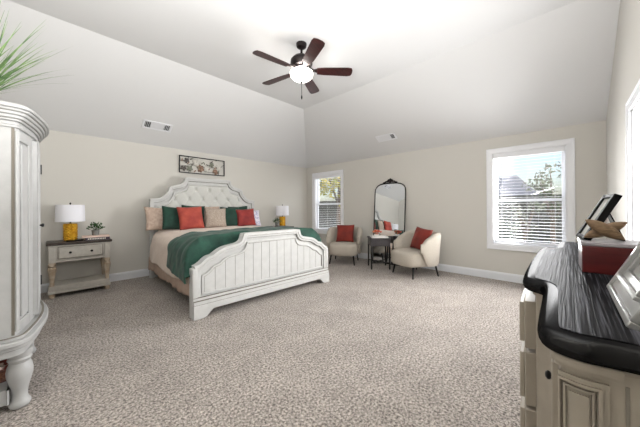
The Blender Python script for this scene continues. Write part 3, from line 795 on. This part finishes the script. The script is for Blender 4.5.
# ------------------------------------------------------------------ wall art over the bed
AT = thing('metal_wall_art', 'black framed metal flower wall art above the headboard', 'wall art', (2.255, YA-.03, 2.145))
W, H = .95, .35
fr_ = MB().box(-W/2, W/2, -.012, .012, H/2-.018, H/2).box(-W/2, W/2, -.012, .012, -H/2, -H/2+.018).box(-W/2, -W/2+.018, -.012, .012, -H/2, H/2).box(W/2-.018, W/2, -.012, .012, -H/2, H/2)
fr_.box(-.3, -.28, .012, .03, .15, .17).box(.28, .3, .012, .03, .15, .17)
fr_.build('frame', M_black, AT, bev=.003)
M_ptan = mat('bronze petal', (164, 136, 116), .5, metal=.3, rgb2=(112, 86, 72), vscale=20)
M_pgrey = mat('grey green petal', (128, 130, 116), .5, metal=.3)
M_pwht = mat('silver petal', (206, 202, 194), .45, metal=.3)
M_pdark = mat('dark petal', (92, 86, 82), .5, metal=.3)
sm = MB()
for a in ([(-.47, -.12), (-.38, -.05), (-.25, .02), (-.12, .06), (0, -.02), (.1, -.05)], [(-.47, .08), (-.42, .06), (-.33, .09)], [(-.3, -.16), (-.26, -.06), (-.2, .02)], [(.1, -.05), (.2, .0), (.33, -.04), (.47, .09)], [(.33, -.16), (.34, -.08), (.36, .0)], [(.0, -.1), (.12, -.12), (.3, -.1)], [(-.45, -.04), (-.36, -.02), (-.3, -.07)]):
    sm.tube([(x, 0, z) for x, z in a], .004, 6)
sm.build('stems', M_pdark, AT)
r_ = random.Random(3)
for k in range(16):
    x, z, a = r_.uniform(-.43, .43), r_.uniform(-.13, .13), r_.uniform(0, 2*PI)
    MB().ell((0, 0, 0), .034, .003, .012, 10, 6, M=Matrix.Translation((x, -.004, z)) @ Matrix.Rotation(a, 4, 'Y')).build('leaf', (M_pgrey, M_pdark, M_ptan)[k % 3], AT)
for (x, z, s, mt, nm) in ((-.33, .085, 0.056, M_pdark, 5), (-.14, .065, 0.080, M_pwht, 6), (-.05, -.055, 0.080, M_ptan, 6), (.08, -.04, 0.068, M_pwht, 5), (.18, .05, 0.060, M_pgrey, 5), (.33, -.0, 0.076, M_pwht, 6), (.27, -.095, 0.068, M_ptan, 5), (-.27, -.075, 0.064, M_pgrey, 5), (-.39, -.08, 0.056, M_pdark, 5)):
    f = MB()
    for k in range(nm):
        a = 2*PI*k/nm + r_.uniform(0, .5); f.ell((s*.55, 0, 0), s*.55, s*.10, s*.38, 10, 8, M=Matrix.Translation((x, -.012, z)) @ Matrix.Rotation(a, 4, 'Y') @ Matrix.Rotation(.35, 4, 'Z'))
    f.ell((x, -.02, z), s*.18, s*.14, s*.18, 10, 6); f.build('flower', mt, AT)

# ------------------------------------------------------------------ ceiling vents
def vent(M, w, h, label, dark):
    t = thing('air_vent', label, 'vent', (0, 0, 0), 0, 'ceiling vents'); t.matrix_world = M
    p = MB().box(-w/2, w/2, h/2-.03, h/2, 0, .012).box(-w/2, w/2, -h/2, -h/2+.03, 0, .012).box(-w/2, -w/2+.03, -h/2, h/2, 0, .012).box(w/2-.03, w/2, -h/2, h/2, 0, .012)
    p.build('frame', M_trim, t, bev=.004)
    MB().box(-w/2+.03, w/2-.03, -h/2+.03, h/2-.03, 0, .002).build('backing', M_ventdark, t)
    third = (w-.06)/4; x0_ = -w/2+.03
    c = MB()
    for a, b, ang in ((x0_, x0_+third, dark[0]), (x0_+third, x0_+3*third, .0), (x0_+3*third, x0_+4*third, dark[1])):
        n_ = int((b-a)/(.020 if ang else .012))
        for k in range(n_):
            x = a+(k+.5)*(b-a)/n_; c.box(-.005 if not ang else -.0015, .005 if not ang else .0015, -h/2+.03, h/2-.03, .002, .011, M=T(x, 0, 0, 0, 0, ang*.3))
        c.box(b-.003, b+.003, -h/2+.03, h/2-.03, .002, .012)
    c.build('louvres', M_trim, t, smooth=0)
al = math.atan(SL); ca, sa = math.cos(al), math.sin(al)
def frame_m(X, Y, Z, o):
    mm = Matrix.Identity(4)
    for i in range(3): mm[i][0] = X[i]; mm[i][1] = Y[i]; mm[i][2] = Z[i]; mm[i][3] = o[i]
    return mm
yv = 5.21; vent(frame_m((1, 0, 0), (0, -ca, sa), (0, -sa, -ca), (1.305, yv, HW+SL*(YA-yv))), .45, .19, 'white ceiling vent on the slope above the left of the bed', (1, 1))
xv = 4.86; vent(frame_m((0, -1, 0), (-ca, 0, sa), (-sa, 0, -ca), (xv, 2.735, HW+SL*(XB-xv))), .44, .18, 'white ceiling vent on the slope above the arched mirror', (0, 1))

# ------------------------------------------------------------------ ceiling fan
FN = thing('ceiling_fan', 'five blade mahogany ceiling fan with a lit glass bowl', 'ceiling fan', (2.25, 2.48, HT))
MB().lathe([(.001, 0), (.068, 0), (.068, -.02), (.06, -.045), (.03, -.065), (.014, -.07), (.014, -.17), (.001, -.17)], 28).build('canopy', M_bronze, FN)
FZ = T(0, 0, -.055)
MB().lathe([(.02, -.10), (.05, -.105), (.11, -.13), (.14, -.165), (.142, -.21), (.12, -.245), (.09, -.255), (.001, -.255)], 36, M=FZ).build('motor_housing', M_bronze, FN)
MB().lathe([(.07, -.255), (.085, -.262), (.085, -.275), (.05, -.285), (.03, -.30), (.018, -.312), (.001, -.312)], 36, M=FZ).build('light_fitter', mat('brushed nickel bronze', (120, 112, 116), .3, metal=.8), FN)
for k in range(5):
    a = math.radians(-43+72*k); Mb = FZ @ T(0, 0, -.295, a) @ T(0, 0, .0, 0, math.radians(-12))
    pl_ = [(.20, -.055), (.30, -.066), (.60, -.076), (.645, -.066), (.66, -.03), (.66, .03), (.645, .066), (.60, .076), (.30, .066), (.20, .055)]
    bl = MB(); bl.prism(pl_, -.004, .004, M=Mb); bo = bl.build('blade', M_bladew, FN, bev=.002)
    ir = MB(); ir.prism([(.08, -.02), (.16, -.02), (.21, -.04), (.27, -.035), (.30, 0), (.27, .035), (.21, .04), (.16, .02), (.08, .02)], .0042, .010, M=Mb)
    ir.tube([tuple(FZ @ Vector((.09*math.cos(a), .09*math.sin(a), -.252))), tuple(FZ @ Vector((.16*math.cos(a), .16*math.sin(a), -.282)))], .012, 8); ir.build('blade_iron', M_bronze, bo)
bw = [(.146, -.318), (.150, -.33), (.145, -.36), (.122, -.39), (.086, -.414), (.045, -.431), (.012, -.437)]
bw2 = [(r_-.004, z+.004) for r_, z in reversed(bw)]
rs = [[(r_*math.cos(2*PI*q/36), r_*math.sin(2*PI*q/36), z) for q in range(36)] for r_, z in bw + bw2]
MB().rings(rs, caps=(False, False), M=FZ).build('light_bowl', M_bowl, FN)
MB().lathe([(.001, -.434), (.014, -.436), (.016, -.444), (.008, -.456), (.001, -.459)], 16, M=FZ).build('finial', M_bronze, FN)
MB().tube([(0, 0, -.51), (.002, 0, -.66)], .0035, 6).build('pull_chain', M_bronze, FN)
MB().ell((.002, 0, -.69), .010, .010, .03, 10, 8).build('pull_knob', M_black, FN)
fl_l = bpy.data.lights.new('fan_bulb', 'POINT'); fl_l.energy = 10; fl_l.shadow_soft_size = .05; fl_l.color = (1, .98, .95)
flo = bpy.data.objects.new('fan_bulb', fl_l); COL.objects.link(flo); flo.parent = FN; flo.location = (0, 0, -.055-.352)

# ------------------------------------------------------------------ arched mirror
MR = thing('arched_mirror', 'tall arched floor mirror with thin black frame and carved crest', 'mirror', (XB-.175, 2.885, 0))
MR.rotation_euler = (0, math.radians(4.4), math.radians(0))
mw = .375; zs = 1.60
def arc_pts(w, zt, n=12):
    pts = [(-w, .01), (-w, zs)]
    for k in range(1, n): 
        a = PI*k/n/1.0; pts.append((-w*math.copysign(abs(math.cos(a))**.62, math.cos(a)), zs+(zt-zs)*math.sin(a)**.75))
    pts += [(w, zs), (w, .01)]; return pts
op = arc_pts(mw, 1.80); ip = arc_pts(mw-.018, 1.782)
gl = MB(); gl.add([(-.004, u, z) for u, z in ip] + [(.012, u, z) for u, z in ip], [tuple(range(len(ip))), tuple(reversed(range(len(ip), 2*len(ip))))] + [(i, (i+1) % len(ip), (i+1) % len(ip)+len(ip), i+len(ip)) for i in range(len(ip))])
gl.build('mirror_glass', M_mirror, MR, smooth=10)
f = MB(); f.tube([(0, u, z) for u, z in op] , .012, 8); f.tube([(0, -mw, .012), (0, mw, .012)], .012, 8); f.build('frame', M_black, MR)
cr = MB()
for sg in (-1, 1):
    cr.tube([(0, 0, 1.885), (0, sg*.04, 1.875), (0, sg*.075, 1.84), (0, sg*.11, 1.835), (0, sg*.14, 1.815), (0, sg*.165, 1.815)], [.012, .018, .015, .018, .013, .016], 8)
    cr.ell((0, sg*.155, 1.815), .014, .022, .018, 10, 8); cr.ell((0, sg*.05, 1.845), .012, .03, .025, 10, 8)
cr.ell((0, 0, 1.85), .014, .03, .05, 12, 8); cr.ell((0, 0, 1.895), .010, .013, .02, 10, 8)
cr.build('carved_crest', M_bronze, MR)

# ------------------------------------------------------------------ armchairs
def armchair(loc, rz, label, mt=M_chair):
    t = thing('armchair', label, 'armchair', loc, rz, 'barrel armchairs')
    s = MB(); n = 44
    def sup(z, k, cx=0., w=.33, d=.345, p=3.2):
        out = []
        for i in range(n):
            a = 2*PI*i/n; c_, s_ = math.cos(a), math.sin(a); out.append((.055+cx+d*k*math.copysign(abs(c_)**(2/p), c_), w*k*math.copysign(abs(s_)**(2/p), s_), z))
        return out
    s.rings([sup(.20, .86), sup(.205, .93), (sup(.225, .985)), sup(.29, 1.0), sup(.36, 1.0), sup(.41, .985), sup(.435, .95), sup(.452, .86), sup(.458, .6)])
    s.build('seat', mt, t, smooth=60)
    b = MB(); N = 56; rings_ = []
    for i in range(N+1):
        th = math.radians(-112+224*i/N); q = abs(th)/math.radians(112)
        top = .80 - .03*q - .16*smoothstep(.66, 1.0, q)
        bot = .21 + .24*smoothstep(.80, 1.0, q)
        c_, s_ = -math.cos(th), math.sin(th)
        def pt(rad, z):
            fl_ = 1+.12*(z-.2)/.6
            pw = .72
            return (rad*.355*fl_*math.copysign(abs(c_)**pw, c_) + .0, rad*.365*fl_*math.copysign(abs(s_)**pw, s_), z)
        th_ = .26*(1-.45*smoothstep(.85, 1, q))
        o_, i_ = 1.02, 1.02-th_
        rings_.append([pt(o_-.03, bot), pt(o_, bot+.03), pt(o_, (bot+top)/2), pt(o_, top-.05), pt(o_-.03, top-.012), pt((o_+i_)/2, top), pt(i_+.03, top-.012), pt(i_, top-.05), pt(i_, (bot+top)/2), pt(i_, bot+.03), pt(i_+.03, bot)])
    b.rings(rings_); b.build('backrest', mt, t, smooth=60)
    for sx in (-1, 1):
        for sy in (-1, 1):
            MB().tube([(sx*.245, sy*.245, .215), (sx*.285, sy*.275, 0)], [.020, .013], 10).build('leg', M_black, t)
    return t
C1 = armchair((4.66, 3.71, 0), math.radians(207.5), 'greige barrel armchair under the small window, left of the mirror')
C2 = dup(C1, (4.70, 2.07, 0), math.radians(155), 'cream barrel armchair standing right of the dark side table', 'barrel armchairs')
def chair_cushion(ch, label, mt, spin, offx, offy, size, seed, lean=-.33):
    a = ch.rotation_euler.z; d = Vector((math.cos(a), math.sin(a), 0)); s = Vector((-d.y, d.x, 0))
    loc = Vector(ch.location) + d*offx + s*offy + Vector((0, 0, .452))
    return pillow('cushion', mt, size, size, .14, label, loc, a+PI/2, lean, spin, seed, 'cushions on the armchairs')
chair_cushion(C1, 'rust red cushion standing on the armchair under the small window', M_rust2, .0, -.06, -.0, .42, 31)
chair_cushion(C2, 'rust orange cushion tilted on the armchair right of the side table', M_rust2, .10, -.06, .0, .43, 33)

# ------------------------------------------------------------------ side table
TB = thing('side_table', 'small charcoal side table with crossed stretchers in front of the mirror', 'side table', (4.74, 2.86, 0), math.atan2(-.267, .246))
MB().box(-.21, .21, -.21, .21, .605, .63).build('tabletop', M_tabled, TB, bev=.005)
MB().box(-.195, .195, -.195, .195, .465, .605).build('apron', M_tabled, TB, bev=.004)
MB().box(-.15, .15, -.199, -.19, .485, .59).build('drawer_front', M_tabled, TB, bev=.003)
for sx in (-1, 1):
    for sy in (-1, 1): MB().box(sx*.182-.014, sx*.182+.014, sy*.182-.014, sy*.182+.014, 0, .465).build('leg', M_black, TB, bev=.002)
st = MB()
for sg in (-1, 1): st.tube([(-.18, -.18*sg, .13), (.18, .18*sg, .13)], .010, 8)
st.box(-.18, .18, -.19, -.175, .12, .14).build('stretcher', M_black, TB)
tr = thing('serving_tray', 'white tray lying on the dark side table', 'tray', (4.70, 2.83, .63), math.atan2(-.267, .246))
MB().box(-.16, .16, -.13, .13, 0, .008).build('tray_base', M_white, tr, bev=.003)
rm = MB().box(-.165, .165, -.135, -.127, 0, .028).box(-.165, .165, .127, .135, 0, .028).box(-.165, -.157, -.127, .127, 0, .028).box(.157, .165, -.127, .127, 0, .028); rm.build('rim', M_white, tr, bev=.002)
fv = thing('flower_bowl', 'orange and peach flowers in a low white bowl on the side table', 'flowers', (4.73, 2.90, .6385))
MB().lathe([(.03, 0), (.045, .008), (.055, .03), (.052, .05), (.046, .05), (.044, .035), (.001, .03)], 20).build('bowl', M_white, fv)
r_ = random.Random(12)
for k in range(11):
    a = k*2.4; rr = .022*math.sqrt(k); zz = .09 + .035*(1-k/11) + r_.uniform(-.01, .01)
    f = MB(); c = Vector((rr*1.25*math.cos(a), rr*1.25*math.sin(a), zz))
    for q in range(9):
        b_a = q*2.4; e_ = .35+.12*q
        f.ell((.014, 0, 0), .018, .012, .004, 8, 5, M=Matrix.Translation(c) @ Matrix.Rotation(b_a, 4, 'Z') @ Matrix.Rotation(-e_*.6, 4, 'Y'))
    f.ell(tuple(c), .014, .014, .012, 8, 6)
    f.tube([(0, 0, .03), tuple(c)], .002, 5)
    f.build('flower', M_flower if k % 3 else M_peach, fv)

# ------------------------------------------------------------------ dresser (right foreground)
DX, DY = 1.59, -.13
DR = thing('dresser', 'long antique dresser with black top and bowed front in the right foreground', 'dresser', (DX, DY, 0))
half = [(-.86, -.225), (-.905, -.10), (-.915, .045), (-.926, .104), (-.922, .140), (-.908, .166), (-.880, .178), (-.80, .182), (-.60, .186), (-.535, .190), (-.500, .200), (-.482, .222), (-.462, .240), (-.42, .249), (-.25, .255), (0, .258)]
half = [(x, y) for x, y in half]
hs_ = refine([(h[0], h[1]) for h in half], 1)
def cat2(pts, n=6):
    out = []
    for i in range(len(pts)-1):
        p0 = pts[max(i-1, 0)]; p1 = pts[i]; p2 = pts[i+1]; p3 = pts[min(i+2, len(pts)-1)]
        for k in range(n):
            t = k/n; out.append(tuple(0.5*((2*p1[c]) + (-p0[c]+p2[c])*t + (2*p0[c]-5*p1[c]+4*p2[c]-p3[c])*t*t + (-p0[c]+3*p1[c]-3*p2[c]+p3[c])*t**3) for c in (0, 1)))
    out.append(pts[-1]); return out
hc = cat2(half, 5)
full = hc + [(-x, y) for x, y in reversed(hc[:-1])]
DO = Outline(full, .004); ND = len(DO.p)-1
sgd = 1 if DO.seg(ND//2, ND//2, .05)[0].y > .27 else -1
def dpoly(off): return [(p.x, p.y) for p in DO.seg(0, ND, off*sgd)]
def rim(z0, z1, r, base):
    mb = MB(); rs = []
    for k in range(9):
        a = -PI/2 + PI*k/8; rs.append([(x, y, (z0+z1)/2 + (z1-z0)/2*math.sin(a)) for x, y in dpoly(base + r*math.cos(a))])
    mb.rings(rs); return mb
rim(.955, .998, .016, -.016).build('top_edge', M_dgrey, DR, smooth=30)
MB().prism(dpoly(-.034), .990, 1.000).build('top', M_dtop, DR)
bdo = MB().prism(dpoly(-.034), .10, .956); bdo.build('case', M_dbody, DR, smooth=30)
mo = MB(); mo.prism(dpoly(-.027), .942, .956); mo.prism(dpoly(-.012), .02, .085); mo.prism(dpoly(-.02), .085, .11)
mo.build('mouldings', M_dbody, DR, bev=.004, smooth=30)
def near(px, py): return DO.near(px-DX, py-DY)
def dstrip(mb, i0, i1, z0, z1, o0, o1):
    i0, i1 = min(i0, i1), max(i0, i1); DO.strip(mb, i0, i1, z0, z1, sgd*(o0-.034), sgd*(o1-.034))
for side in (0, 1):
    def ix(px, py): 
        i = near(px, py); return i if side == 0 else ND-i
    i_seam, i_a, i_b = ix(.680, -.082), ix(.668, -.02), ix(.70, .047)
    p = MB()
    stp = 1 if side == 0 else -1
    e0, e1 = i_seam + stp*2, i_b
    def fr4(k, w, z0, z1, zw, o):
        a, b = e0+stp*k, e1-stp*k
        dstrip(p, a, a+stp*w, z0, z1, -.002, o); dstrip(p, b-stp*w, b, z0, z1, -.002, o)
        dstrip(p, a+stp*w, b-stp*w, z1-zw, z1, -.002, o); dstrip(p, a+stp*w, b-stp*w, z0, z0+zw, -.002, o)
    dstrip(p, e0, e1, .936, .952, -.002, .016); dstrip(p, e0, e1, .927, .936, -.002, .009)
    dstrip(p, e0, e1, .12, .135, -.002, .010)
    fr4(3, 2, .15, .916, .009, .005)
    fr4(5, 1, .159, .907, .005, .010)
    fr4(7, 1, .17, .896, .004, .006)
    dstrip(p, e0+stp*9, e1-stp*9, .182, .884, -.002, .004)
    p.build('corner_pilaster', M_dbody, DR, bev=.002, smooth=30)
    g = MB(); dstrip(g, i_seam, i_seam+stp, .11, .92, -.002, .0012); g.build('seam', M_groove, DR)
    # side bay door
    a, b = ix(.75, .05), ix(1.04, .058)
    d = MB(); dstrip(d, a, b, .16, .735, -.002, .012); do = d.build('door', M_dbody, DR, bev=.003, smooth=30)
    d2 = MB(); dstrip(d2, a, b, .75, .905, -.002, .012); d2o = d2.build('drawer', M_dbody, DR, bev=.003, smooth=30)
    kx = DO.p[a+stp*14]; 
    for par, zz in ((d2o, .845), (do, .50)):
        MB().lathe([(.004, 0), (.005, .004), (.009, .007), (.010, .011), (.006, .015), (.001, .016)], 14, M=T(kx.x, kx.y-.026, zz, 0, -PI/2)).build('knob', M_black, par)
ia, ib = near(1.14, .112), ND-near(1.14, .112)
for (z0, z1) in ((.752, .915), (.555, .738), (.35, .54), (.145, .335)):
    d = MB(); dstrip(d, ia, ib, z0, z1, -.01, .030); dstrip(d, ia+5, ib-5, z0+.012, z1-.012, .030, .044)
    do = d.build('drawer', M_dbody, DR, bev=.003, smooth=30)
for sx in (-1, 1):
    for y in (-.17, .12): MB().lathe([(.035, 0), (.048, .012), (.046, .03)], 18, M=T(sx*.82, y, 0)).build('foot', M_dbody, DR)

BXO = thing('keepsake_box', 'oxblood red lacquered box on the black dresser top', 'box', (1.36, -.165, 1.0005), math.radians(2))
MB().box(0, .17, -.13, .13, 0, .098).build('box_body', M_box, BXO, bev=.003)
MB().box(-.003, .173, -.133, .133, .098, .112).build('lid', M_boxlid, BXO, bev=.003)

KN = thing('wooden_knot', 'carved wooden cross shaped ornament standing on the red box', 'ornament', (1.385, -.094, 1.113), math.radians(-80))
def lens(L, w, t):
    rs = []
    for i in range(17):
        s_ = -1+2*i/16; k = max(.10, (1-s_*s_)**.75); rs.append([(s_*L/2, t/2*k*math.sin(2*PI*j/14), w/2*k*math.cos(2*PI*j/14)) for j in range(14)])
    return rs
MB().rings(lens(.118, .042, .032), M=T(-.004, -.014, .046, 0, 0, math.radians(35))).build('arm', M_knot, KN, smooth=50)
MB().rings(lens(.122, .040, .030), M=T(.004, .014, .042, math.radians(-8), 0, math.radians(-29))).build('arm', M_knot, KN, smooth=50)

# photo frame leaning on the box
PF = thing('photo_frame', 'black easel photo frame seen edge on, standing on the red box', 'photo frame', (1.475, -.040, 1.1135))
PF.rotation_euler = (math.radians(26), 0, math.radians(9))
w, h = .13, .19
f = MB().box(-w/2, -w/2+.022, -.011, .011, 0, h).box(w/2-.022, w/2, -.011, .011, 0, h).box(-w/2, w/2, -.010, .010, 0, .016).box(-w/2, w/2, -.010, .010, h-.016, h)
f.build('frame', M_blackp, PF, bev=.002)
MB().box(-w/2+.014, w/2-.014, .000, .004, .014, h-.014).build('picture', M_print, PF)
MB().box(-w/2+.01, w/2-.01, -.008, -.001, .01, h-.01).build('backing', M_blackp, PF)
MB().add([(-.02, -.010, .13), (.02, -.010, .13), (.03, -.098, .040), (-.03, -.098, .040), (-.02, -.014, .13), (.02, -.014, .13), (.03, -.102, .043), (-.03, -.102, .043)], [(0, 1, 2, 3), (4, 7, 6, 5), (0, 4, 5, 1), (1, 5, 6, 2), (2, 6, 7, 3), (3, 7, 4, 0)]).build('easel_leg', M_blackp, PF)

SF = thing('picture_frame', 'wide silver picture frame leaning back on the near end of the dresser', 'picture frame', (.965, -.085, 1.001))
SF.rotation_euler = (math.radians(25), 0, 0)
w, h, q = .36, .26, .075
f = MB()
def fm(a0, a1, b0, b1, y1): f.box(a0, a1, -.012, y1, b0, b1)
for (i0, i1, yy) in ((0, .014, .006), (.014, .046, .0), (.046, .056, .012), (.056, q, .003)):
    fm(-w/2+i0, w/2-i0, i0, i1, yy); fm(-w/2+i0, w/2-i0, h-i1, h-i0, yy); fm(-w/2+i0, -w/2+i1, i1, h-i1, yy); fm(w/2-i1, w/2-i0, i1, h-i1, yy)
f.build('frame', M_silver, SF, bev=.002)
MB().box(-w/2+q-.003, w/2-q+.003, -.010, -.006, q-.003, h-q+.003).build('picture', mat('grey photo print', (150, 148, 144), .5, rgb2=(112, 110, 108), vscale=4), SF)
